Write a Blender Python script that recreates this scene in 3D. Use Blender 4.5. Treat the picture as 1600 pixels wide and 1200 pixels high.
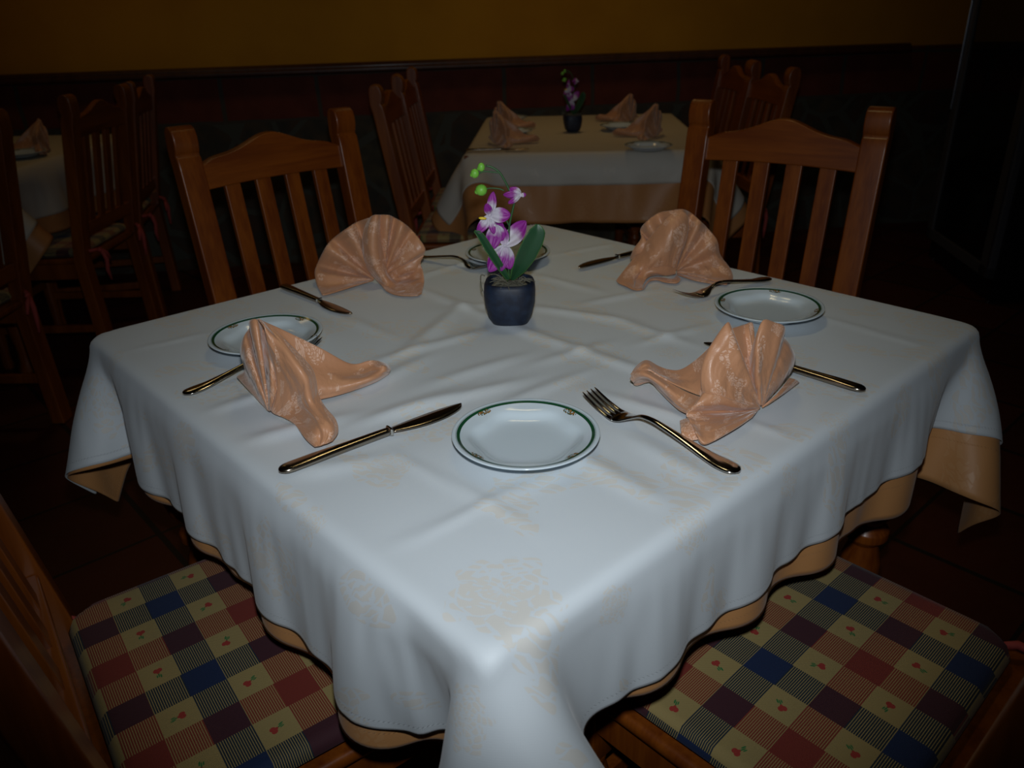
import bpy, bmesh, math, random
import numpy as np
from mathutils import Vector, Matrix, Euler
random.seed(7); np.random.seed(7)
C = bpy.context.scene.collection
PI = math.pi
for o in list(bpy.data.objects): bpy.data.objects.remove(o)

# ---------------------------------------------------------------- camera
FOC, YAW, PIT, ROL = 1241.5, -.0561, .4384, -.0279
CAM = np.array([.0446, -1.1916, 1.2105])
def cam_axes():
    f = np.array([math.sin(YAW)*math.cos(PIT), math.cos(YAW)*math.cos(PIT), -math.sin(PIT)])
    r = np.array([math.cos(YAW), -math.sin(YAW), 0.]); u = np.cross(r, f)
    return math.cos(ROL)*r+math.sin(ROL)*u, -math.sin(ROL)*r+math.cos(ROL)*u, f
AR, AU, AF = cam_axes()
cd = bpy.data.cameras.new('camera'); cam = bpy.data.objects.new('camera', cd); C.objects.link(cam)
cam.matrix_world = Matrix(((AR[0], AU[0], -AF[0], CAM[0]), (AR[1], AU[1], -AF[1], CAM[1]), (AR[2], AU[2], -AF[2], CAM[2]), (0, 0, 0, 1)))
cd.sensor_width = 36; cd.lens = FOC*36/1600; cd.clip_start = .02
cd.dof.use_dof = True; cd.dof.focus_distance = 1.0; cd.dof.aperture_fstop = 7.0
sc = bpy.context.scene; sc.camera = cam
sc.view_settings.view_transform = 'Standard'; sc.view_settings.look = 'None'
sc.view_settings.exposure = 0; sc.view_settings.gamma = 1; sc.view_settings.use_curve_mapping = False
w = bpy.data.worlds.new('world'); sc.world = w; w.use_nodes = True
w.node_tree.nodes['Background'].inputs[0].default_value = (.9, .6, .35, 1)
w.node_tree.nodes['Background'].inputs[1].default_value = .004

# ---------------------------------------------------------------- lights
def lamp(name, kind, loc, energy, color, size=.1, tgt=None, **kw):
    l = bpy.data.lights.new(name, kind); l.energy = energy; l.color = color
    if kind == 'AREA': l.shape = 'DISK'; l.size = size
    else: l.shadow_soft_size = size
    for k, v in kw.items(): setattr(l, k, v)
    o = bpy.data.objects.new(name, l); C.objects.link(o); o.location = loc
    if tgt is not None: o.rotation_euler = (Vector(tgt)-Vector(loc)).to_track_quat('-Z', 'Y').to_euler()
    return o
# the camera's own flash: head a little above the lens
FL = CAM + AU*.085 + AF*.0
lamp('flash', 'SPOT', tuple(FL), 29.5, (.90, .96, 1.0), .016, tuple(FL+AF*1.0+AU*.03), spot_size=math.radians(86), spot_blend=1.0)
# the dining room's ceiling lamps, dim and warm, then two added wall fills
lamp('ceiling_lamp_or_fill', 'AREA', (.05, .35, 2.52), .55, (1, .78, .38), .35, (.05, .35, 0), spread=math.radians(75))
lamp('ceiling_lamp_or_fill', 'AREA', (.1, 2.3, 2.52), .80, (1, .66, .26), .4, (.1, 2.3, 0), spread=math.radians(110))

lamp('ceiling_lamp_or_fill', 'AREA', (-1.75, 2.0, 2.45), .75, (1, .66, .26), .3, (-1.75, 2.35, 0), spread=math.radians(150))  # added fill, no lamp of the room: brightens the back wall's left end
lamp('ceiling_lamp_or_fill', 'AREA', (1.3, 2.5, 2.45), .45, (1, .66, .26), .3, (1.3, 2.9, 0), spread=math.radians(150))  # added fill like the one before, washing the back wall's right part

# pixel of the photograph -> point of the place (on a level plane / on an upright plane)
def ray(x, y): return AF + AR*((x-800)/FOC) - AU*((y-600)/FOC)
def atz(x, y, z):
    d = ray(x, y); return CAM + d*((z-CAM[2])/d[2])
def aty(x, y, Y):
    d = ray(x, y); return CAM + d*((Y-CAM[1])/d[1])

# ---------------------------------------------------------------- materials
class X:                                   # a little algebra over shader sockets
    def __init__(s, nt, k): s.nt, s.k = nt, k
    def _m(s, op, *a, clamp=False):
        n = s.nt.nodes.new('ShaderNodeMath'); n.operation = op; n.use_clamp = clamp
        for i, v in enumerate((s,)+a):
            if isinstance(v, X): s.nt.links.new(v.k, n.inputs[i])
            else: n.inputs[i].default_value = v
        return X(s.nt, n.outputs[0])
    def __add__(s, o): return s._m('ADD', o)
    def __radd__(s, o): return s._m('ADD', o)
    def __sub__(s, o): return s._m('SUBTRACT', o)
    def __rsub__(s, o): return (s*-1)+o
    def __mul__(s, o): return s._m('MULTIPLY', o)
    def __rmul__(s, o): return s._m('MULTIPLY', o)
    def __truediv__(s, o): return s._m('DIVIDE', o)
    def __lt__(s, o): return s._m('LESS_THAN', o)
    def __gt__(s, o): return s._m('GREATER_THAN', o)
    def sin(s): return s._m('SINE')
    def cos(s): return s._m('COSINE')
    def floor(s): return s._m('FLOOR')
    def fract(s): return s._m('FRACT')
    def abs(s): return s._m('ABSOLUTE')
    def sqrt(s): return s._m('SQRT')
    def atan2(s, o): return s._m('ARCTAN2', o)
    def min(s, o): return s._m('MINIMUM', o)
    def max(s, o): return s._m('MAXIMUM', o)
    def mod(s, o): return s._m('FLOORED_MODULO', o)
    def sm(s, a, b):
        n = s.nt.nodes.new('ShaderNodeMapRange'); n.interpolation_type = 'SMOOTHSTEP'
        s.nt.links.new(s.k, n.inputs[0]); n.inputs[1].default_value = a; n.inputs[2].default_value = b
        return X(s.nt, n.outputs[0])
class Mat:
    def __init__(s, name, col=(.8, .8, .8), rough=.5, metal=0, **kw):
        s.m = bpy.data.materials.new(name); s.m.use_nodes = True; s.nt = s.m.node_tree
        s.b = s.nt.nodes['Principled BSDF']
        s.b.inputs['Base Color'].default_value = (*col, 1)
        s.b.inputs['Roughness'].default_value = rough; s.b.inputs['Metallic'].default_value = metal
        for k, v in kw.items(): s.b.inputs[k].default_value = v
    def node(s, t, **kw):
        n = s.nt.nodes.new(t)
        for k, v in kw.items(): setattr(n, k, v)
        return n
    def tc(s, which='UV'):
        n = s.node('ShaderNodeTexCoord'); return n.outputs[which]
    def xyz(s, which='UV'):
        n = s.node('ShaderNodeSeparateXYZ'); s.nt.links.new(s.tc(which), n.inputs[0])
        return [X(s.nt, n.outputs[i]) for i in range(3)]
    def noise(s, scale, detail=3, which='UV', stretch=None, col=False):
        n = s.node('ShaderNodeTexNoise'); n.inputs['Scale'].default_value = scale; n.inputs['Detail'].default_value = detail
        v = s.tc(which)
        if stretch:
            mp = s.node('ShaderNodeMapping'); mp.inputs['Scale'].default_value = stretch; s.nt.links.new(v, mp.inputs[0]); v = mp.outputs[0]
        s.nt.links.new(v, n.inputs['Vector'])
        return X(s.nt, n.outputs[0])
    def vec(s, x, y, z=0.):
        n = s.node('ShaderNodeCombineXYZ')
        for i, v in enumerate((x, y, z)):
            if isinstance(v, X): s.nt.links.new(v.k, n.inputs[i])
            else: n.inputs[i].default_value = v
        return n.outputs[0]
    def mix(s, fac, a, b):
        n = s.node('ShaderNodeMix', data_type='RGBA')
        if isinstance(fac, X): s.nt.links.new(fac.k, n.inputs[0])
        else: n.inputs[0].default_value = fac
        for i, v in ((6, a), (7, b)):
            if isinstance(v, tuple): n.inputs[i].default_value = (*v, 1)
            else: s.nt.links.new(v, n.inputs[i])
        return n.outputs[2]
    def color(s, k): s.nt.links.new(k, s.b.inputs['Base Color'])
    def link(s, k, name): s.nt.links.new(k.k if isinstance(k, X) else k, s.b.inputs[name])
    def bump(s, h, strength=.3, dist=.001):
        n = s.node('ShaderNodeBump'); n.inputs['Strength'].default_value = strength; n.inputs['Distance'].default_value = dist
        s.nt.links.new(h.k, n.inputs['Height']); s.nt.links.new(n.outputs[0], s.b.inputs['Normal'])
MAT = {}
def damask(name, base, motif, tile, hem, u0, v0, u1, v1, rough, mrough, strength, sheen=0., strong=.62, crumple=0):
    M = Mat(name, base, rough); u, v, _ = M.xyz('UV')
    def rose(du, dv, T, R, petals):
        pu, pv = (u+du)/T, (v+dv)/T
        row = pv.floor()
        pu = pu + (row*.5).fract()
        cu, cv = pu.fract()-.5, pv.fract()-.5
        nz = (M.noise(16/T*.3, 3)-.5)
        x, y = cu*T, cv*T
        r = (x*x+y*y).sqrt(); th = y.atan2(x)
        rr = r + nz*.012*T/.3
        edge = R + (th*petals).sin()*R*.14 + (th*(petals*2+1)).sin()*R*.06
        inside = (rr < edge)
        vr = M.node('ShaderNodeTexVoronoi', feature='DISTANCE_TO_EDGE'); vr.inputs['Scale'].default_value = 1.; vr.inputs['Randomness'].default_value = .8
        M.nt.links.new(M.vec(th*2.2+nz*1.6+row*3, rr/R*5.2+(th*2).sin()*.6), vr.inputs['Vector'])
        return inside*(X(M.nt, vr.outputs[0]) > .12), x, y
    a, x, y = rose(0, 0, tile, tile*.16, 5)
    b, x2, y2 = rose(tile*.32, tile*.17, tile, tile*.085, 6)
    d, x3, y3 = rose(tile*.72, tile*.25, tile, tile*.07, 4)
    # leafy sprays: slanted wave strokes kept to noise patches
    big = M.noise(3.4/tile, 1.5, stretch=(1, .62, 1)); wob = M.noise(9/tile, 2)-.5
    vl = M.node('ShaderNodeTexVoronoi', feature='DISTANCE_TO_EDGE'); vl.inputs['Scale'].default_value = 1.
    M.nt.links.new(M.vec((u*.8+v*.6+wob*.03*tile/.3)*(30/tile), (u*-.6+v*.8+wob*.05*tile/.3)*(10/tile)), vl.inputs['Vector'])
    leaf = (X(M.nt, vl.outputs[0]) > .10)*(big > .585)
    f = a.max(b).max(d).max(leaf)
    fac = f*strong
    M.color(M.mix(fac, base, motif))
    rg = f*(mrough-rough)+rough; M.link(rg, 'Roughness')
    # weave, hem fold and stitches
    wx = (u*2400).sin()*(v*2400).sin()
    h = wx*.06 + f*.35
    if hem:
        e = (u-u0).min(u1-u).min(v-v0).min(v1-v)
        st = ((u+v)*1250).sin().sm(-.3, .5)
        h = h + (e < hem)*4.0 - ((e-hem).abs() < .0011)*st*5.0
    if crumple: h = h + M.noise(38, 3)*crumple + (M.noise(13, 2, stretch=(1, 2.5, 1)))*crumple*2.5
    M.bump(h, strength, .0006)
    if sheen: M.b.inputs['Sheen Weight'].default_value = sheen; M.b.inputs['Sheen Roughness'].default_value = .4
    MAT[name] = M.m; return M
def wood(name, dark, light, rough, coat=.0, scale=1, st=2):
    M = Mat(name, light, rough)
    n = M.noise(3.2*scale, 4, 'Object', (9, 9, .7) if st == 2 else (.7, 9, 9)); n2 = M.noise(26*scale, 3, 'Object', (6, 6, .35) if st == 2 else (.35, 6, 6))
    M.color(M.mix((n*.7+n2*.35).sm(.3, .72), dark, light))
    kn = M.node('ShaderNodeTexVoronoi'); kn.inputs['Scale'].default_value = 3.1
    M.bump(n2, .12, .001)
    M.b.inputs['Coat Weight'].default_value = coat; M.b.inputs['Coat Roughness'].default_value = .18
    MAT[name] = M.m; return M.m
def plain(name, col, rough=.5, metal=0, **kw):
    MAT[name] = Mat(name, col, rough, metal, **kw).m; return MAT[name]

HW, HL = .512, .5007                        # half sizes of the laid table top
TOPZ = .75
OV = (.178, .160, .145, .165)               # overhang of the white cloth: x-, x+, y-, y+
OU = (.200, .215, .170, .215)               # of the peach underlay
damask('white_damask', (.60, .655, .70), (.64, .60, .53), .30, .013, -HW-OV[0], -HL-OV[2], HW+OV[1], HL+OV[3], .58, .5, .55, .15)
damask('peach_damask', (.56, .27, .10), (.60, .32, .14), .30, .013, -HW-OU[0], -HL-OU[2], HW+OU[1], HL+OU[3], .5, .42, .5, .1)
nk = damask('napkin_satin', (.50, .245, .13), (.66, .41, .29), .085, .0, 0, 0, 1, 1, .40, .62, .6, .3, crumple=8., strong=.95)
wood('pine_varnished', (.14, .028, .003), (.27, .070, .006), .36, .22)
wood('pine_rail', (.14, .028, .003), (.27, .070, .006), .36, .22, st=0)
wood('dark_wood', (.035, .008, .003), (.07, .018, .007), .5, .1)
plain('steel', (.62, .60, .56), .13, 1)
plain('steel_dark', (.36, .31, .25), .20, 1)
plain('leaf_green', (.018, .075, .030), .42)
plain('leaf_rim', (.06, .16, .03), .45)
plain('stem_green', (.03, .10, .03), .5)
plain('bud_green', (.20, .55, .06), .45)
plain('yellow_lip', (.85, .62, .03), .4)
plain('moss', (.16, .15, .11), .9)
plain('tie_red', (.40, .06, .05), .8)
plain('black_plastic', (.008, .008, .010), .35)
plain('frame_grey', (.075, .075, .085), .45)
plain('chrome', (.42, .46, .55), .25, 1)
plain('glass_dark', (.004, .004, .006), .06)
plain('shelf_wire', (.10, .07, .05), .5)
plain('bottle_glass', (.010, .014, .012), .12)
plain('cream_paint', (.5, .4, .22), .8)
M = Mat('pot_glaze', (.010, .022, .055), .55)
M.color(M.mix(M.noise(90, 3, 'Object').sm(.35, .7), (.005, .010, .026), (.010, .021, .048))); MAT['pot'] = M.m
# petal: white heart running to purple at the edges, by the petal's own u (base to tip), v (across)
M = Mat('petal', (.8, .8, .8), .5); u, v, _ = M.xyz('UV')
e = u*1.15 + ((v-.5).abs()*u)*.5 + (M.noise(7, 2)-.5)*.3
M.color(M.mix(e.sm(.48, .86), (.62, .58, .66), (.30, .020, .30))); MAT['petal'] = M.m
M = Mat('petal_purple', (.3, .02, .3), .5); u, v, _ = M.xyz('UV')
M.color(M.mix((u+(M.noise(7, 2)-.5)*.3).sm(.1, .55), (.60, .52, .64), (.27, .018, .28))); MAT['petal_purple'] = M.m
# glazed plate with green ring and four sprigs
M = Mat('plate_glaze', (.72, .76, .80), .12); x, y, z = M.xyz('Object')
r = (x*x+y*y).sqrt(); th = y.atan2(x)
ring = (r > .0762)*(r < .0800); ringl = ((r-.0808).abs() < .0005)
q = ((th/(PI/2)).fract()-.5)*(PI/2)*.0745
rq = r-.0738
sp = (q*q*.3+rq*rq*2.2).sqrt()
spn = M.noise(420, 2, 'Object')
sprig = (sp < .0056)*(spn > .45)
sprc = M.mix((spn > .56), (.02, .06, .015), (.35, .16, .05))
c = M.mix(ring.max(ringl*.5), (.56, .65, .71), (.010, .065, .025))
c2 = M.mix(sprig, c, sprc)
top = (z > .004)
M.color(c2); MAT['plate'] = M.m
M = Mat('plate_amber', (.5, .3, .1), .12); MAT['plate_amber'] = M.m
# cushion plaid: bands cream / red / cream / blue both ways
def plaid():
    M = Mat('plaid_cloth', (.7, .6, .4), .8); u, v, _ = M.xyz('UV'); B = .0435
    def band(t):
        k = (t/B).floor().mod(4.)
        return k, (k > .5)*(k < 1.5), (k > 2.5)*1.0
    ku, ru, bu = band(u); kv, rv, bv = band(v)
    cu, cv = 1-(ru.max(bu)), 1-(rv.max(bv))
    cream, red, blue, purp = (.34, .255, .095), (.19, .022, .012), (.003, .017, .070), (.050, .009, .017)
    st = ((v/B)*16).fract() > .36
    isred = (ru+rv) > .5; isblue = (bu+bv) > .5
    mixed = (cu+cv > .5)*(cu+cv < 1.5)
    solid = (cu+cv) < .5
    col = M.mix(isred*mixed*st, cream, (.21, .030, .014))
    col = M.mix(isblue*mixed*st, col, (.006, .018, .032))
    col = M.mix(solid*isred*(1-isblue), col, red)
    col = M.mix(solid*isblue*(1-isred), col, blue)
    col = M.mix(solid*isblue*isred, col, purp)
    # tulips, each cell with its own turn
    wn = M.node('ShaderNodeTexWhiteNoise', noise_dimensions='2D')
    M.nt.links.new(M.vec((u/B).floor(), (v/B).floor()), wn.inputs['Vector'])
    ang = X(M.nt, wn.outputs['Value'])*6.283
    x, y = (u/B).fract()-.5, (v/B).fract()-.5
    ca, sa = ang.cos(), ang.sin()
    X1, Y1 = x*ca-y*sa, x*sa+y*ca
    def disc(cx, cy, rx, ry):
        a, b = (X1-cx)/rx, (Y1-cy)/ry
        return (a*a+b*b) < 1.
    heart = disc(.05, .11, .075, .085).max(disc(-.05, .11, .075, .085)).max(disc(0, .06, .05, .09))
    stem = disc(0, -.08, .02, .11).max(disc(.05, -.15, .025, .075)).max(disc(-.05, -.13, .02, .065))
    cc = (cu*cv)
    col = M.mix(cc*stem, col, (.03, .16, .04)); col = M.mix(cc*heart, col, (.34, .03, .02))
    M.color(col); M.bump((u*3000).sin()*(v*3000).sin(), .25, .0005)
    M.b.inputs['Sheen Weight'].default_value = .1
    MAT['plaid'] = M.m
plaid()
# floor tiles laid at forty-five degrees, dark red clay
M = Mat('clay_tile', (.05, .01, .005), .5); x, y, z = M.xyz('Object')
a, b = (x+y)*.7071+.035, (x-y)*.7071+.045
T = .33
fa, fb = (a/T).fract(), (b/T).fract()
g = (fa < .045).max(fb < .03)
wn = M.node('ShaderNodeTexWhiteNoise', noise_dimensions='2D'); M.nt.links.new(M.vec((a/T).floor(), (b/T).floor()), wn.inputs['Vector'])
tone = X(M.nt, wn.outputs['Value'])*.5 + M.noise(6, 4, 'Object')*.6
c = M.mix(tone.sm(.1, 1.0), (.035, .006, .002), (.075, .013, .004))
M.color(M.mix(g, c, (.008, .006, .005))); M.bump(1-g, .5, .003); MAT['floor'] = M.m
M.link(M.noise(30, 3, 'Object')*.2+.42, 'Roughness')
M = Mat('ochre_plaster', (.5, .3, .02), .9)
M.color(M.mix(M.noise(2.2, 4, 'Object').sm(.3, .7), (.50, .225, .006), (.60, .285, .010))); M.bump(M.noise(60, 4, 'Object'), .25, .002); MAT['ochre'] = M.m
# masonry: a course of red blocks with pale mortar over rubble stone (object z up, x along)
M = Mat('masonry', (.1, .03, .02), .85); x, y, z = M.xyz('Object')
nz = M.noise(4, 2, 'Object')
bx = ((x+nz*.03)/.47).fract(); bz = z+nz*.02
mort = (bx < .045).max(((bz-.745).abs() < .014)).max((bz-.965).abs() < .008)
vo = M.node('ShaderNodeTexVoronoi', feature='DISTANCE_TO_EDGE'); vo.inputs['Scale'].default_value = 4.2
M.nt.links.new(M.tc('Object'), vo.inputs['Vector'])
stm = X(M.nt, vo.outputs[0]) < .05
vc = M.node('ShaderNodeTexVoronoi'); vc.inputs['Scale'].default_value = 4.2; M.nt.links.new(M.tc('Object'), vc.inputs['Vector'])
sep = M.node('ShaderNodeSeparateColor'); M.nt.links.new(vc.outputs['Color'], sep.inputs[0])
stone = M.mix(X(M.nt, sep.outputs[0]), (.055, .026, .016), (.075, .065, .040))
stone = M.mix(M.noise(12, 4, 'Object').sm(.3, .7), stone, (.035, .034, .028))
red = M.mix(M.noise(9, 4, 'Object').sm(.3, .75), (.10, .016, .007), (.14, .026, .012))
up = bz > .745
c = M.mix(up, M.mix(stm, stone, (.06, .065, .055)), M.mix(mort, red, (.055, .045, .035)))
M.color(c); M.bump((1-mort)*up+(1-stm)*(1-up), .6, .006); MAT['masonry'] = M.m

# ---------------------------------------------------------------- mesh helpers
class MB:
    def __init__(s): s.v, s.f, s.uv = [], [], None
    def add(s, vs, fs):
        k = len(s.v); s.v += [tuple(float(c) for c in p) for p in vs]; s.f += [tuple(k+i for i in f) for f in fs]; return s
    def box(s, c, d, rot=None):
        vs = [Vector((sx*d[0]/2, sy*d[1]/2, sz*d[2]/2)) for sx in (-1, 1) for sy in (-1, 1) for sz in (-1, 1)]
        if rot: vs = [rot @ v for v in vs]
        return s.add([v+Vector(c) for v in vs], [(0, 1, 3, 2), (4, 6, 7, 5), (0, 4, 5, 1), (2, 3, 7, 6), (0, 2, 6, 4), (1, 5, 7, 3)])
    def lathe(s, prof, seg=32, c=(0, 0, 0), sq=1.0, cap=True):
        vs = []
        for r, z in prof:
            for i in range(seg):
                t = 2*PI*i/seg; ct, st = math.cos(t), math.sin(t)
                k = 1. if sq == 1 else (abs(ct)**sq+abs(st)**sq)**(-1/sq)
                vs.append((c[0]+r*ct*k, c[1]+r*st*k, c[2]+z))
        fs = [(j*seg+i, j*seg+(i+1) % seg, (j+1)*seg+(i+1) % seg, (j+1)*seg+i) for j in range(len(prof)-1) for i in range(seg)]
        if cap: fs += [tuple(range(seg))[::-1], tuple((len(prof)-1)*seg+i for i in range(seg))]
        return s.add(vs, fs)
    def tube(s, pts, rad, seg=8):
        pts = [Vector(p) for p in pts]; n = len(pts); vs = []
        up = Vector((0, 0, 1)); t0 = (pts[1]-pts[0]).normalized()
        if abs(t0.dot(up)) > .95: up = Vector((1, 0, 0))
        for i, p in enumerate(pts):
            t = (pts[min(i+1, n-1)]-pts[max(i-1, 0)]).normalized()
            a = t.cross(up).normalized(); b = t.cross(a).normalized(); up = -b if False else up
            r = rad[i] if isinstance(rad, (list, tuple)) else rad
            for k in range(seg):
                q = 2*PI*k/seg; vs.append(p+a*math.cos(q)*r+b*math.sin(q)*r)
        fs = [(j*seg+i, j*seg+(i+1) % seg, (j+1)*seg+(i+1) % seg, (j+1)*seg+i) for j in range(n-1) for i in range(seg)]
        fs += [tuple(range(seg))[::-1], tuple((n-1)*seg+i for i in range(seg))]
        return s.add(vs, fs)
    def prism(s, poly, d0, d1, f):        # poly 2-D, f(a, b, depth) -> point
        n = len(poly)
        vs = [f(a, b, d0) for a, b in poly]+[f(a, b, d1) for a, b in poly]
        return s.add(vs, [tuple(range(n))[::-1], tuple(range(n, 2*n))]+[(i, (i+1) % n, n+(i+1) % n, n+i) for i in range(n)])
    def ell(s, c, r, seg=14, rings=9, rot=None):
        vs = []; c = Vector(c)
        for j in range(rings+1):
            ph = PI*j/rings
            for i in range(seg):
                t = 2*PI*i/seg
                v = Vector((r[0]*math.sin(ph)*math.cos(t), r[1]*math.sin(ph)*math.sin(t), r[2]*math.cos(ph)))
                vs.append(c+(rot @ v if rot else v))
        return s.add(vs, [(j*seg+i, j*seg+(i+1) % seg, (j+1)*seg+(i+1) % seg, (j+1)*seg+i) for j in range(rings) for i in range(seg)])
    def build(s, name, mat, parent=None, loc=None, smooth=False, bevel=0, subd=0, solid=0, seg=2, uvs=None, rz=None, weld=False):
        me = bpy.data.meshes.new(name); me.from_pydata(s.v, [], s.f)
        if uvs is not None:
            l = me.uv_layers.new(name='UVMap'); vi = np.empty(len(me.loops), dtype=np.int32); me.loops.foreach_get('vertex_index', vi)
            l.data.foreach_set('uv', np.asarray(uvs, dtype=np.float32)[vi].ravel())
        bm = bmesh.new(); bm.from_mesh(me)
        if weld: bmesh.ops.remove_doubles(bm, verts=bm.verts, dist=1e-5)
        bmesh.ops.recalc_face_normals(bm, faces=bm.faces); bm.to_mesh(me); bm.free()
        me.materials.append(MAT[mat]); o = bpy.data.objects.new(name, me); C.objects.link(o)
        if parent: o.parent = parent
        if loc is not None: o.location = loc
        if rz is not None: o.rotation_euler.z = rz
        if solid: m = o.modifiers.new('s', 'SOLIDIFY'); m.thickness = solid; m.offset = 0
        if bevel: m = o.modifiers.new('b', 'BEVEL'); m.width = bevel; m.segments = seg; m.limit_method = 'ANGLE'; m.angle_limit = .6
        if subd: m = o.modifiers.new('d', 'SUBSURF'); m.levels = m.render_levels = subd
        if smooth or bevel: me.polygons.foreach_set('use_smooth', [True]*len(me.polygons))
        if bevel and not smooth:
            me.polygons.foreach_set('use_smooth', [True]*len(me.polygons)); m = o.modifiers.new('w', 'WEIGHTED_NORMAL'); m.keep_sharp = True
        return o
def tag(o, label=None, cat=None, group=None, kind=None):
    for k, v in (('label', label), ('category', cat), ('group', group), ('kind', kind)):
        if v: o[k] = v
    return o
def empty(name, loc, rz=0, **kw):
    o = bpy.data.objects.new(name, None); C.objects.link(o); o.location = loc; o.rotation_euler.z = rz; o.empty_display_size = .05
    return tag(o, **kw)
KIDS = {}
def copy_tree(o, parent=None):
    c = o.copy(); C.objects.link(c)
    if parent: c.parent = parent; c.matrix_parent_inverse = o.matrix_parent_inverse.copy()
    for ch in [x for x in list(bpy.data.objects) if x.parent == o]: copy_tree(ch, c)
    return c
def relabel(o, label, group=None):
    o['label'] = label
    if group: o['group'] = group
    elif 'group' in o: del o['group']
    return o

# ---------------------------------------------------------------- the room
def structure(o): return tag(o, kind='structure')
WA = math.atan2(.88, 4.47)                                     # the back wall's run
WP = Vector((-2.5, 2.72, 0)); WD = Vector((math.cos(WA), math.sin(WA), 0)); WN = Vector((math.sin(WA), -math.cos(WA), 0))
structure(MB().box((.2, 1., -.03), (8, 8, .06)).build('floor', 'floor'))
structure(MB().box((.2, 1., 2.63), (8, 8, .06)).build('ceiling', 'dark_wood'))
L = 4.57                                                       # where the rail ends
o = MB().box((.55, .06, .985/2), (9.5, .10, .985)).build('wall_back_lower', 'masonry', loc=WP, rz=WA); structure(o)
o = MB().box((.55, .075, .985+1.615/2), (9.5, .10, 1.615)).build('wall_back', 'ochre', loc=WP, rz=WA); structure(o)
prof = [(0, 0), (.055, 0), (.062, .008), (.062, .020), (.052, .026), (.052, .034), (.040, .046), (.0, .046)]
o = MB().prism(prof, -2.5, L, lambda a, b, d: (d, .01-a, .955+b)).build('trim_1', 'dark_wood', loc=WP, rz=WA, bevel=.002); structure(o)
structure(MB().box((3.35, 1, 1.3), (.08, 8, 2.6)).build('wall_right', 'ochre'))
structure(MB().box((-3.75, 1, 1.3), (.08, 8, 2.6)).build('wall_left', 'ochre'))
structure(MB().box((.2, -2.9, 1.3), (8, .08, 2.6)).build('wall_front', 'ochre'))

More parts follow.
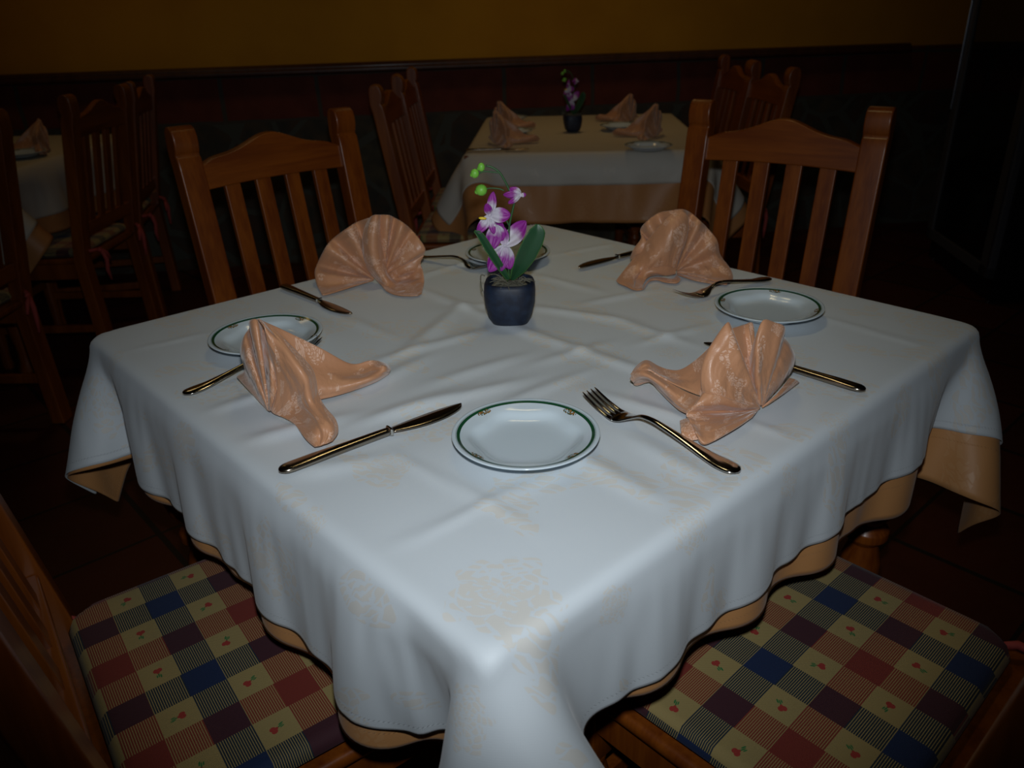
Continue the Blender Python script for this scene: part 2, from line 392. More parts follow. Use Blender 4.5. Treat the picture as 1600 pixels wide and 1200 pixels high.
# ---------------------------------------------------------------- cloths: each sheet is relaxed over the table top
def flat_grid(ov, n, hs, skew=0.):
    hx, hy = hs
    a, b = np.meshgrid(np.linspace(-hx-ov[0], hx+ov[1], n), np.linspace(-hy-ov[2], hy+ov[3], n), indexing='ij')
    U, V = a.copy(), b.copy()
    if skew:                                    # sheet laid slightly turned on the table
        V = V - np.clip(-b-hy, 0, None)/ov[2]*skew*(.35+a/hx)
        U = U - np.clip(-a-hx, 0, None)/ov[0]*skew*.4*(-b/hy)
    return U, V
def drape(ov, n, off, seed, steps=420, waves=.025, hs=(HW, HL), skew=0., under=None, gap=.0035, bend=.10):
    hx, hy = hs
    U, V = flat_grid(ov, n, hs, skew)
    rg = np.random.RandomState(seed)
    ex, ey = hx+off, hy+off
    cx, cy = np.clip(U, -ex, ex), np.clip(V, -ey, ey)
    du, dv = np.abs(U-cx), np.abs(V-cy); su, sv = np.sign(U), np.sign(V)
    P = np.zeros((n, n, 3)); P[..., 0] = cx; P[..., 1] = cy
    rho = np.hypot(du, dv); th = np.arctan2(dv, du+1e-12)
    side = (du > 0) ^ (dv > 0); cor = (du > 0) & (dv > 0)
    ph = rg.rand(4)*6
    P[..., 2] = np.where(side, -(du+dv), 0)
    s = np.where(du > 0, V, U)
    wav = (.5+.5*np.sin(s*19+np.where(du > 0, ph[0], ph[1])+2.4*np.sin(s*7+ph[2])))**2*.22*(du+dv)
    P[..., 0] += np.where(side & (du > 0), su*wav, 0); P[..., 1] += np.where(side & (dv > 0), sv*wav, 0)
    phi = np.minimum(th, PI/2-th); d2 = 1/math.sqrt(2)
    sgn = np.where(th < PI/4, 1., -1.); spread = .02*np.sin(phi*2)*rho/.15
    near = (su < 0) & (sv < 0)                  # the nearest corner's flap is swept to one side
    fx, fy = np.where(near, .93, d2), np.where(near, .37, d2)
    P[..., 0] += np.where(cor, su*(rho*np.sin(phi)*fx + sgn*spread*fy/d2), 0)
    P[..., 1] += np.where(cor, sv*(rho*np.sin(phi)*fy - sgn*spread*fx/d2), 0)
    P[..., 2] = np.where(cor, -rho*np.cos(phi), P[..., 2])
    P += rg.randn(n, n, 3)*.0003
    if under is not None:                       # start just outside the cloth below
        UQ, UN = under(U, V); P = UQ+UN*gap*1.3
    free = ((np.abs(U) > hx-.03) | (np.abs(V) > hy-.03))
    W = free.astype(float).ravel()
    k = 1+waves*np.clip((du+dv)/.15, 0, 1)
    ku = np.where(dv > 0, k, 1.).ravel(); kv = np.where(du > 0, k, 1.).ravel(); km = (ku+kv)/2
    F = np.stack([U.ravel(), V.ravel()], 1); cons = []
    def pair(di, dj, st, kk):
        for par in range(2):
            ia = np.arange(max(0, -di), n-max(0, di)); ja = np.arange(max(0, -dj), n-max(0, dj))
            if di: ia = ia[(ia//abs(di)) % 2 == par]
            else: ja = ja[(ja//abs(dj)) % 2 == par]
            I, J = np.meshgrid(ia, ja, indexing='ij')
            A = (I*n+J).ravel(); B = ((I+di)*n+(J+dj)).ravel()
            keep = (W[A]+W[B]) > 0; A, B = A[keep], B[keep]
            r = np.linalg.norm(F[A]-F[B], axis=1)*(kk[A]+kk[B])/2
            cons.append((A, B, r, st*W[A]/(W[A]+W[B]), st*W[B]/(W[A]+W[B])))
    pair(1, 0, 1., ku); pair(0, 1, 1., kv); pair(1, 1, .35, km); pair(1, -1, .35, km); pair(3, 0, bend, ku); pair(0, 3, bend, kv); pair(5, 5, bend*.12, km); pair(5, -5, bend*.12, km)
    Q = P.reshape(-1, 3).copy(); prev = Q.copy(); w_ = W[:, None]
    r0 = .006; dt = 1/420.
    if under is not None: UQ, UN = UQ.reshape(-1, 3), UN.reshape(-1, 3)
    for it in range(steps):
        vel = (Q-prev)*(.985 if it < steps*.7 else .9); prev = Q.copy()
        Q += (vel+np.array([0, 0, -9.8*dt*dt]))*w_
        for A, B, r, wa, wb in cons:
            d = Q[B]-Q[A]; l = np.sqrt((d*d).sum(1))+1e-9
            c = (d*((l-r)/l)[:, None])
            Q[A] += c*wa[:, None]; Q[B] -= c*wb[:, None]
        # rounded table top, 45 mm thick
        q = np.abs(Q-np.array([0, 0, -.0225])) - (np.array([hx, hy, .0225])-r0)
        qo = np.maximum(q, 0); lo = np.sqrt((qo*qo).sum(1)); sd = lo+np.minimum(q.max(1), 0)-r0
        tgt = off+.0006
        hit = (sd < tgt) & (lo > 1e-7) & (W > 0)
        nrm = np.sign(Q-np.array([0, 0, -.0225]))*qo/np.maximum(lo, 1e-9)[:, None]
        Q[hit] += nrm[hit]*(tgt-sd[hit])[:, None]
        deep = (lo <= 1e-7) & (W > 0)
        Q[deep, 2] = np.maximum(Q[deep, 2], tgt)
        if under is not None:
            m = ((Q-UQ)*UN).sum(1); h = (m < gap) & (W > 0)
            Q[h] += UN[h]*(gap-m[h])[:, None]
            # stay near the same spot of the cloth below, so the two never cross
            t = (Q-UQ)-UN*m[:, None]; tl = np.sqrt((t*t).sum(1)); far_ = (tl > .006) & (W > 0)
            Q[far_] -= t[far_]*((tl[far_]-.006)/tl[far_])[:, None]
    Q = Q.reshape(n, n, 3); Q[~free, 2] = off+.0006
    return Q, U, V
def as_under(Q, ov, hs, skew):
    """lookup: flat coordinates -> point and outward normal of a draped sheet"""
    n = Q.shape[0]; hx, hy = hs
    a0, a1, b0, b1 = -hx-ov[0], hx+ov[1], -hy-ov[2], hy+ov[3]
    ta, tb = np.gradient(Q, axis=0), np.gradient(Q, axis=1); N_ = np.cross(ta, tb); N_ /= np.linalg.norm(N_, axis=2, keepdims=True)
    for _ in range(2):
        N_[1:-1, 1:-1] = (N_[1:-1, 1:-1]*2+N_[:-2, 1:-1]+N_[2:, 1:-1]+N_[1:-1, :-2]+N_[1:-1, 2:]); N_ /= np.linalg.norm(N_, axis=2, keepdims=True)
    def f(U, V):
        a, b = U.copy(), V.copy()
        if skew:
            for _ in range(12):
                b = V + np.clip(-b-hy, 0, None)/ov[2]*skew*(.35+a/hx); a = U + np.clip(-a-hx, 0, None)/ov[0]*skew*.4*(-b/hy)
        x = np.clip((a-a0)/(a1-a0)*(n-1), 0, n-1.001); y = np.clip((b-b0)/(b1-b0)*(n-1), 0, n-1.001)
        i, j = x.astype(int), y.astype(int); fx, fy = (x-i)[..., None], (y-j)[..., None]
        g = lambda A: A[i, j]*(1-fx)*(1-fy)+A[i+1, j]*fx*(1-fy)+A[i, j+1]*(1-fx)*fy+A[i+1, j+1]*fx*fy
        return g(Q), g(N_)
    return f
def cloth_object(name, Q, U, V, mat, loc, rz, sub=1, thick=.0012):
    n = Q.shape[0]; mb = MB()
    mb.v = [tuple(p) for p in Q.reshape(-1, 3)]
    mb.f = [(i*n+j, (i+1)*n+j, (i+1)*n+j+1, i*n+j+1) for i in range(n-1) for j in range(n-1)]
    uv = np.stack([U.ravel(), V.ravel()], 1)
    o = mb.build(name, mat, loc=loc, smooth=True, uvs=uv, rz=rz)
    m = o.modifiers.new('d', 'SUBSURF'); m.levels = m.render_levels = sub
    m = o.modifiers.new('s', 'SOLIDIFY'); m.thickness = thick; m.offset = -1
    return o
RT = math.radians(45)
def to_local(p): # world xy -> cloth frame
    c, s_ = math.cos(-RT), math.sin(-RT); return np.array([p[0]*c-p[1]*s_, p[0]*s_+p[1]*c])
def wrinkle(X_, Y_, ridges):
    z = np.zeros_like(X_)
    for (x0, y0, x1, y1, wd, h) in ridges:
        d = np.array([x1-x0, y1-y0]); Ln = np.hypot(*d); d /= Ln
        t = (X_-x0)*d[0]+(Y_-y0)*d[1]; s_ = -(X_-x0)*d[1]+(Y_-y0)*d[0]
        fade = 1/(1+np.exp(-(t+.01)/.02))*1/(1+np.exp((t-Ln-.01)/.02))
        z += h*np.exp(-(s_/wd)**2)*fade
    return z
def px(x, y): return tuple(to_local(atz(x, y, TOPZ)))
SK = .05
Q2, U2, V2 = drape(OU, 100, .001, 3, steps=380, skew=SK, waves=.045, bend=.10)
tag(cloth_object('underlay_cloth', Q2, U2, V2, 'peach_damask', (0, 0, TOPZ-.0081), RT), 'peach under-cloth showing below the white cloth of the nearest table', 'tablecloth')
Q, U, V = drape(OV, 132, .0055, 3, steps=170, bend=.02, waves=.035, under=as_under(Q2, OU, (HW, HL), SK))
RID = []
for (x0, y0, x1, y1, wd, h) in [
    (660, 452, 830, 522, .009, .003), (830, 520, 1015, 582, .010, .0035), (640, 545, 720, 480, .012, .004), (720, 480, 765, 475, .012, .003),
    (600, 560, 740, 520, .010, .0035), (640, 640, 790, 600, .010, .004), (800, 625, 900, 585, .008, .003), (590, 650, 700, 615, .011, .004),
    (840, 480, 960, 498, .010, .0035), (960, 498, 1060, 530, .010, .003), (1020, 530, 1075, 515, .007, .004), (930, 470, 1010, 455, .009, .003),
    (330, 640, 460, 600, .010, .003), (380, 690, 520, 655, .012, .004), (430, 745, 560, 720, .014, .003), (960, 620, 1075, 655, .010, .003),
    (1000, 690, 1100, 745, .012, .003), (880, 700, 1010, 770, .014, .003), (640, 720, 790, 800, .006, .0022), (620, 850, 860, 740, .006, .0018), (660, 430, 760, 400, .008, .003),
    (1170, 660, 1290, 700, .006, .0022), (1290, 497, 1470, 545, .005, .0022), (230, 540, 320, 520, .006, .0015), (580, 600, 660, 560, .012, .003), (860, 560, 930, 540, .010, .003),
    (700, 590, 800, 560, .012, .003), (840, 430, 920, 450, .010, .0025), (500, 480, 600, 520, .010, .002), (880, 395, 960, 380, .007, .002)]:
    RID.append((*px(x0, y0), *px(x1, y1), wd, h))
def top_h(x, y):                               # height of the laid cloth at a world point
    p = to_local((x, y)); return TOPZ
top = (np.abs(U) < HW-.015) & (np.abs(V) < HL-.015)
edge = np.clip(np.minimum(HW-.01-np.abs(U), HL-.01-np.abs(V))/.04, 0, 1)
Q[..., 2] += np.where(top, (wrinkle(Q[..., 0], Q[..., 1], RID)*1.8)*edge, 0)
TZ = TOPZ-.0081
tag(cloth_object('tablecloth', Q, U, V, 'white_damask', (0, 0, TZ), RT), 'white damask tablecloth with rose pattern, top cloth on the nearest table', 'tablecloth')

# ---------------------------------------------------------------- tables
def leg_profile(h):
    return [(.020, 0), (.030, .01), (.034, .03), (.024, .06), (.022, .10), (.030, .16), (.036, .24), (.034, .30), (.024, .335), (.038, .35), (.038, .365), (.026, .38),
            (.045, .41), (.052, .435), (.052, .455), (.043, .48), (.028, .50), (.040, .515), (.040, .53), (.030, .545), (.030, h-.14)]
def make_table(name, hx, hy, zt, loc, rz, **kw):
    t = empty(name, loc, rz, **kw)
    MB().box((0, 0, zt-.0225), (2*hx-.004, 2*hy-.004, .044)).build('tabletop', 'pine_varnished', t, bevel=.006)
    for sx in (-1, 1):
        MB().box((sx*(hx-.07), 0, zt-.095), (.022, 2*hy-.2, .10)).build('apron', 'pine_varnished', t, bevel=.002)
        MB().box((0, sx*(hy-.07), zt-.095), (2*hx-.2, .022, .10)).build('apron', 'pine_varnished', t, bevel=.002)
        for sy in (-1, 1):
            m = MB(); x, y = sx*(hx-.08), sy*(hy-.08)
            m.lathe(leg_profile(zt), 24, (x, y, 0)); m.box((x, y, zt-.045-.05), (.066, .066, .10))
            m.build('leg', 'pine_varnished', t, smooth=True, bevel=.002)
    return t
make_table('dining_table', HW, HL, TZ, (0, 0, 0), RT, label='square wooden dining table under the white and peach cloths, nearest the camera', cat='table')

# ---------------------------------------------------------------- chairs
def make_chair():
    t = empty('dining_chair', (0, 0, 0)); W2 = .215
    def rake(z): return -.095*max(0, z-.42)/.58 - .018*max(0, .42-z)/.42
    for s in (-1, 1):                                            # back post: leg below, raked stile above, with rolled grooved top
        side = [(-.021, 0), (.021, 0)]
        zs = [0, .2, .42, .6, .8, .905]
        fr = [(rake(z)+.021, z) for z in zs]; bk = [(rake(z)-.021, z) for z in zs]
        rt = rake(.95)
        cap = [(rt+.024, .925), (rt+.019, .930), (rt+.018, .935), (rt+.021, .940), (rt+.024, .955), (rt+.023, .972), (rt+.017, .988), (rt+.004, .996), (rt-.012, .995), (rt-.020, .985), (rt-.022, .965), (rt-.021, .930)]
        poly = fr+cap+bk[::-1]
        MB().prism(poly, s*W2-.029, s*W2+.029, lambda a, b, d: (d, a, b)).build('back_post', 'pine_varnished', t, bevel=.004)
    n = 25; y0 = rake(.9)                                        # crest rail with its hump
    topc = []
    for i in range(n):
        u = -1+2*i/(n-1); h = .918+.034*math.exp(-(u/.40)**2)+.008*math.cos(u*PI*.5)-.012*max(0, abs(u)-.8)/.2
        topc.append((u*.19, h))
    botc = [(x, .850+.006*(1-(x/.19)**2)) for x, _ in topc]
    MB().prism(topc+botc[::-1], rake(.90)-.012, rake(.90)+.012, lambda a, b, d: (a, d-.14*(b-.90), b)).build('crest_rail', 'pine_rail', t, bevel=.004)
    MB().box((0, rake(.53), .53), (.375, .022, .05)).build('lower_rail', 'pine_rail', t, bevel=.004)
    for k in range(4):
        x = -.1215+.081*k
        MB().add(*slat(x, rake)).build('slat', 'pine_varnished', t, bevel=.002)
    MB().box((0, .205, .425), (.455, .45, .022)).build('seat', 'pine_varnished', t, bevel=.008)
    MB().box((0, .405, .385), (.38, .022, .06)).build('seat_rail', 'pine_rail', t, bevel=.003)
    for s in (-1, 1):
        MB().box((s*.205, .205, .385), (.022, .36, .06)).build('seat_rail', 'pine_varnished', t, bevel=.003)
        m = MB(); m.lathe([(.016, 0), (.02, .02), (.017, .06), (.021, .12), (.024, .22), (.018, .25), (.025, .262), (.018, .275), (.022, .30)], 16, (s*.2, .4, 0)); m.box((s*.2, .4, .357), (.044, .044, .116))
        m.build('front_leg', 'pine_varnished', t, smooth=True, bevel=.002)
        MB().box((s*.205, .195, .16), (.018, .38, .03)).build('stretcher', 'pine_varnished', t, bevel=.003)
    MB().box((0, .40, .22), (.37, .018, .03)).build('stretcher', 'pine_varnished', t, bevel=.003)
    return t
def slat(x, rake):
    w_, d = .0195, .007; z0, z1 = .553, .860
    vs = []
    for z in (z0, z1):
        y = rake(z) if z == z0 else rake(.90)-.14*(z-.90)
        vs += [(x-w_, y-d, z), (x+w_, y-d, z), (x+w_, y+d, z), (x-w_, y+d, z)]
    return vs, [(0, 3, 2, 1), (4, 5, 6, 7), (0, 1, 5, 4), (1, 2, 6, 5), (2, 3, 7, 6), (3, 0, 4, 7)]
def make_cushion(phase=(0, 0)):
    n = 44; w_, d = .222, .43; mb = MB(); uv = []
    poly_c = .055
    def shape(u, v):                                             # u across, v from back (0) to front (1)
        x = u*w_*(1-.02*(1-v)); y = v*d
        lim = w_ - max(0, (poly_c-y))*.75                         # trimmed back corners
        x = max(-lim, min(lim, x))
        return x, y
    vs = []
    for layer in (1, 0):
        for i in range(n+1):
            for j in range(n+1):
                u, v = -1+2*i/n, j/n; x, y = shape(u, v)
                e = min(1-abs(u), min(v, 1-v)*2); e = max(0, min(1, e/.07)); puff = math.sqrt(1-(1-e)**2)
                z = .014+(.013*puff+.006*puff*math.cos(u*1.5)*math.sin(v*PI) if layer else -.012*puff)
                vs.append((x, y+.004, z)); uv.append((x+phase[0]+5*.174, y+phase[1]+5*.174))
    N = (n+1)**2; idx = lambda l, i, j: l*N+i*(n+1)+j
    fs = [(idx(0, i, j), idx(0, i+1, j), idx(0, i+1, j+1), idx(0, i, j+1)) for i in range(n) for j in range(n)]
    fs += [(idx(1, i, j), idx(1, i, j+1), idx(1, i+1, j+1), idx(1, i+1, j)) for i in range(n) for j in range(n)]
    mb.add(vs, fs)
    me_o = mb.build('seat_cushion', 'plaid', smooth=True, uvs=uv, weld=True)
    for s in (-1, 1):                                            # cloth ties round the posts, ends hanging
        m = MB(); x = s*.195
        m.tube([(x-s*.01, .03, .016), (x+s*.01, .005, .022), (x+s*.008, -.03, .022), (x-s*.018, -.05, .02)], [.005, .006, .006, .007], 8)
        m.ell((x-s*.02, -.052, .018), (.012, .008, .010))
        m.tube([(x-s*.02, -.055, .018), (x-s*.028, -.064, -.02), (x-s*.024, -.060, -.06), (x-s*.032, -.062, -.10)], [.006, .008, .007, .004], 8)
        m.tube([(x-s*.02, -.055, .018), (x-s*.045, -.060, .0), (x-s*.062, -.062, -.03)], [.006, .007, .004], 8)
        m.build('tie', 'tie_red', me_o, smooth=True)
    return me_o
chair0 = make_chair(); used = [False, False]; cush0 = make_cushion()
def place_chair(c, fwd, label, cushlabel, group=None, cgroup=None, ph=None, back=0.):
    rz = math.atan2(fwd[1], fwd[0])-PI/2
    t = chair0 if not used[0] else copy_tree(chair0); used[0] = True
    t.location = (c[0]-fwd[0]*back, c[1]-fwd[1]*back, 0); t.rotation_euler.z = rz
    relabel(t, label, group); t['category'] = 'chair'
    if ph: k = make_cushion(ph)
    elif not used[1]: k = cush0; used[1] = True
    else: k = copy_tree(cush0)
    k.location = (c[0], c[1], .4365); k.rotation_euler.z = rz
    relabel(k, cushlabel, cgroup); k['category'] = 'cushion'
    return t
G1, G2 = 'dining chairs round the nearest table', 'plaid cushions round the nearest table'
place_chair((-.585, .742), (.738, -.675), 'pine slat-back chair facing us behind the far left edge of the nearest table', 'checked cushion on the slat-back chair at the far left table edge', G1, G2)
place_chair((.562, .775), (-.56, -.83), 'pine slat-back chair facing us behind the far right edge of the nearest table', 'checked cushion on the slat-back chair at the far right table edge', G1, G2)
place_chair((-.512, -.517), (.775, .632), 'pine chair cut off at the lower left, its post beside a checked cushion', 'checked tulip cushion at the lower left, blue and red squares, under the hanging cloth', G1, G2, ph=(.289, .0315))
place_chair((.500, -.534), (-.715, .70), 'pine chair cut off at the lower right corner behind a checked cushion', 'checked tulip cushion at the lower right, partly under the white cloth', G1, G2, ph=(.041, .1255), back=.03)
G3, G4 = 'dining chairs round the far middle table', 'plaid cushions round the far middle table'
place_chair((-.47, 1.90), (1, .0), 'slat-back chair at the left side of the far middle table, the nearer one', 'checked cushion left of the far middle table, the nearer of the two', G3, G4)
place_chair((-.49, 2.40), (1, .02), 'slat-back chair at the left side of the far middle table, the farther one', 'checked cushion left of the far middle table, the farther of the two', G3, G4)
place_chair((.84, 2.24), (-.985, -.10), 'slat-back chair at the right side of the far middle table, the nearer one', 'checked cushion right of the far middle table, the nearer of the two', G3, G4)
place_chair((.81, 2.76), (-.99, -.08), 'slat-back chair at the right side of the far middle table, the farther one', 'checked cushion right of the far middle table, the farther of the two', G3, G4)
G5, G6 = 'dining chairs beside the far left table', 'plaid cushions beside the far left table'
place_chair((-1.68, 1.77), (-1, -.06), 'dark slat-back chair seen from behind, middle one of three at the far left table', 'checked cushion with hanging red ties on the middle chair of the far left table', G5, G6)
place_chair((-1.78, 2.30), (-.96, -.26), 'dark slat-back chair seen from behind at the far left table, farthest of the three', 'checked cushion with red ties on the farthest chair of the far left table', G5, G6)
place_chair((-1.62, .90), (-1, -.02), 'dark slat-back chair at the left picture edge, nearest of three by the far left table', 'checked cushion on the nearest chair of the far left table', G5, G6)

# ---------------------------------------------------------------- plates
def make_plate():
    prof = [(.030, .0035), (.046, .0018), (.050, .0015), (.0535, .0045), (.066, .011), (.080, .0165), (.0852, .0180), (.0862, .0195), (.0850, .0208), (.080, .0196),
            (.0700, .0160), (.0640, .0145), (.0600, .0110), (.055, .0070), (.048, .0048), (.030, .0042), (.001, .0040)]
    m = MB(); seg = 96; vs = []
    for r, z in prof:
        for i in range(seg):
            t = 2*PI*i/seg; k = 1.
            if z > .0055 and .054 < r < .066 and prof.index((r, z)) > 9: k = 1+.035*math.cos(6*t)     # lobed inner edge of the rim
            vs.append((r*k*math.cos(t), r*k*math.sin(t), z))
    n = len(prof)
    fs = [(j*seg+i, j*seg+(i+1) % seg, (j+1)*seg+(i+1) % seg, (j+1)*seg+i) for j in range(n-1) for i in range(seg)]
    fs += [tuple(range(seg))[::-1], tuple((n-1)*seg+i for i in range(seg))]
    m.add(vs, fs); return m.build('side_plate', 'plate', smooth=True, subd=1)
GP = 'side plates on the nearest table'
plate0 = make_plate()
for i, (x, y, rz, lb) in enumerate([(.0135, -.383, .0, 'white side plate with green ring, nearest, at the front corner of the table'),
        (-.3975, -.064, .3, 'white side plate with green ring behind the front left napkin'), (.396, .048, .4, 'white side plate with green ring at the right, behind the front right napkin'),
        (-.045, .383, .5, 'side plate with green ring at the back corner, partly hidden by the orchid pot')]):
    o = plate0 if i == 0 else copy_tree(plate0)
    o.location = (x, y, TOPZ+.0008); o.rotation_euler.z = rz; o['category'] = 'plate'; relabel(o, lb, GP)
gp = 'side plates on the far middle table'
for x, y, lb in [(1013, 231, 'dim side plate at the near right of the far middle table'), (969, 199, 'dim side plate at the far right of the far middle table'),
                 (800, 208, 'dim side plate at the near left of the far middle table, behind a napkin'), (795, 187, 'dim side plate at the far left of the far middle table')]:
    o = copy_tree(plate0); p = atz(x, y, .76); o.location = (p[0], p[1], .7525); relabel(o, lb, gp)
o = copy_tree(plate0); p = atz(38, 243, .76); o.location = (p[0]-.02, p[1]+.02, .7525); relabel(o, 'dim side plate on the far left table')

# ---------------------------------------------------------------- cutlery (local: handle end at x=0, pointing +x)
def interp(tab, x):
    xs = [a for a, _ in tab]; return float(np.interp(x, xs, [b for _, b in tab]))
def smooth_tab(tab, x):
    xs = np.array([a for a, _ in tab]); ys = np.array([b for _, b in tab])
    i = int(np.clip(np.searchsorted(xs, x)-1, 0, len(xs)-2)); t = (x-xs[i])/(xs[i+1]-xs[i]); t = max(0, min(1, t))
    m = np.gradient(ys, xs); h = xs[i+1]-xs[i]
    return float((2*t**3-3*t**2+1)*ys[i]+(t**3-2*t**2+t)*h*m[i]+(-2*t**3+3*t**2)*ys[i+1]+(t**3-t**2)*h*m[i+1])
def strip(xs, half, zc, thick, crown=0., k=9, yoff=0.):
    """solid bar along x; half(x) half width, zc(x) centre height, crowned top"""
    vs, fs = [], []; m = len(xs); ring = 2*k
    for x in xs:
        w_, z, t = half(x), zc(x), thick(x)
        yo = yoff(x) if callable(yoff) else yoff
        for j in range(k):
            u = -1+2*j/(k-1); vs.append((x, yo+u*w_, z+t*.5*(1-.55*abs(u)**3)+crown*w_*(1-u*u)))
        for j in range(k):
            u = 1-2*j/(k-1); vs.append((x, yo+u*w_, z-t*.5*(1-.55*abs(u)**3)))
    fs = [(a*ring+b, a*ring+(b+1) % ring, (a+1)*ring+(b+1) % ring, (a+1)*ring+b) for a in range(m-1) for b in range(ring)]
    fs += [tuple(range(ring))[::-1], tuple((m-1)*ring+b for b in range(ring))]
    return vs, fs
HALF = [(0, .0015), (.0012, .0048), (.004, .0082), (.010, .0104), (.018, .0108), (.035, .0088), (.06, .0060), (.09, .0042), (.115, .0034), (.128, .0036), (.136, .0060), (.142, .0105), (.150, .0130), (.158, .0135)]
FZ = [(0, .0035), (.03, .0045), (.06, .0090), (.09, .0140), (.11, .0165), (.125, .0150), (.138, .0088), (.150, .0042), (.160, .0040), (.175, .0075), (.190, .0130), (.203, .0190)]
def make_fork():
    t = empty('dinner_fork', (0, 0, 0))
    xs = [0, .0012, .004, .008, .012]+list(np.linspace(.018, .158, 42))
    h = MB(); h.add(*strip(xs, lambda x: smooth_tab(HALF, x), lambda x: smooth_tab(FZ, x), lambda x: interp([(0, .0018), (.02, .0026), (.09, .0040), (.12, .0038), (.15, .0020)], x), crown=.10))
    h.build('handle', 'steel', t, smooth=True)
    for k in range(4):
        y = -.0101+.00673*k; m = MB(); xs2 = np.linspace(.154, .203, 16)
        def hw(x, y=y): return interp([(.154, .0034), (.160, .0031), (.166, .0022), (.195, .0016), (.2005, .0013), (.203, .0005)], x)
        m.add(*strip(xs2, hw, lambda x: smooth_tab(FZ, x), lambda x: interp([(.154, .0019), (.19, .0017), (.203, .0009)], x), k=5, yoff=lambda x, y=y: y*interp([(.154, 1), (.17, 1.02), (.203, .93)], x)))
        m.build('tine', 'steel', t, smooth=True)
    return t
def make_knife():
    t = empty('dinner_knife', (0, 0, 0)); h = MB()
    xs = [0, .0012, .004, .008]+list(np.linspace(.012, .130, 26))
    h.add(*strip(xs, lambda x: smooth_tab([(0, .0012), (.0012, .0042), (.004, .0070), (.010, .0088), (.02, .0090), (.06, .0072), (.10, .0060), (.130, .0056)], x),
                 lambda x: .0047, lambda x: interp([(0, .003), (.006, .0062), (.04, .0080), (.13, .0078)], x), crown=.05))
    h.build('handle', 'steel_dark', t, smooth=True)
    MB().box((.131, 0, .005), (.004, .0125, .0090)).build('collar', 'steel', t, bevel=.0015)
    b = MB(); xs = list(np.linspace(.132, .222, 24))+[.226, .229, .2305]
    def hw(x): return smooth_tab([(.132, .0050), (.145, .0078), (.165, .0108), (.185, .0116), (.205, .0102), (.218, .0076), (.226, .0048), (.229, .0026), (.2305, .0010)], x)
    b.add(*strip(xs, hw, lambda x: .0045, lambda x: .0022, k=5, yoff=lambda x: (hw(x)-.0060)*(-.6)))
    b.build('blade', 'steel_dark', t, smooth=True)
    return t
fork0, knife0 = make_fork(), make_knife(); u2 = [0, 0]
def lay(kind, p0, p1, label, group=None, s=1.0, z=TOPZ):
    src = fork0 if kind == 'fork' else knife0; i = 0 if kind == 'fork' else 1
    t = src if not u2[i] else copy_tree(src); u2[i] = 1
    t.location = (p0[0], p0[1], z+.0010); t.rotation_euler.z = math.atan2(p1[1]-p0[1], p1[0]-p0[0]); t.scale = (s, s, s)
    relabel(t, label, group); t['category'] = kind
def P(x, y, z=TOPZ+.005): return atz(x, y, z)
GF, GK = 'forks on the nearest table', 'knives on the nearest table'
lay('knife', P(436, 737), P(720, 634), 'silver dinner knife lying left of the nearest plate', GK, 1.08)
lay('fork', P(1155, 737), P(907, 606, TOPZ+.02), 'silver dinner fork lying right of the nearest plate', GF, 1.13)
lay('fork', P(286, 615), P(512, 521, TOPZ+.02), 'silver fork under the front left napkin, handle sticking out to the left', GF, 1.08)
lay('knife', P(1352, 610), P(1097, 534), 'silver knife under the front right napkin, handle sticking out to the right', GK, 1.05)
lay('fork', P(1203, 434), P(1075, 452, TOPZ+.02), 'silver fork behind the right plate, at the foot of the back right napkin', GF, 1.10)
lay('knife', (.285, .468), P(877, 425), 'silver knife running under the back right napkin, tip towards the orchid', GK, 1.07)
lay('fork', P(640, 399), P(750, 407, TOPZ+.02), 'silver fork between the back left napkin and the back plate', GF, 1.08)
lay('knife', P(441, 446), P(546, 490), 'silver knife left of the back left napkin', GK, 1.0)
lay('knife', P(728, 235, .755), P(845, 233, .755), 'small glinting knife at the near left of the far middle table', None, 1.0, z=.7515)

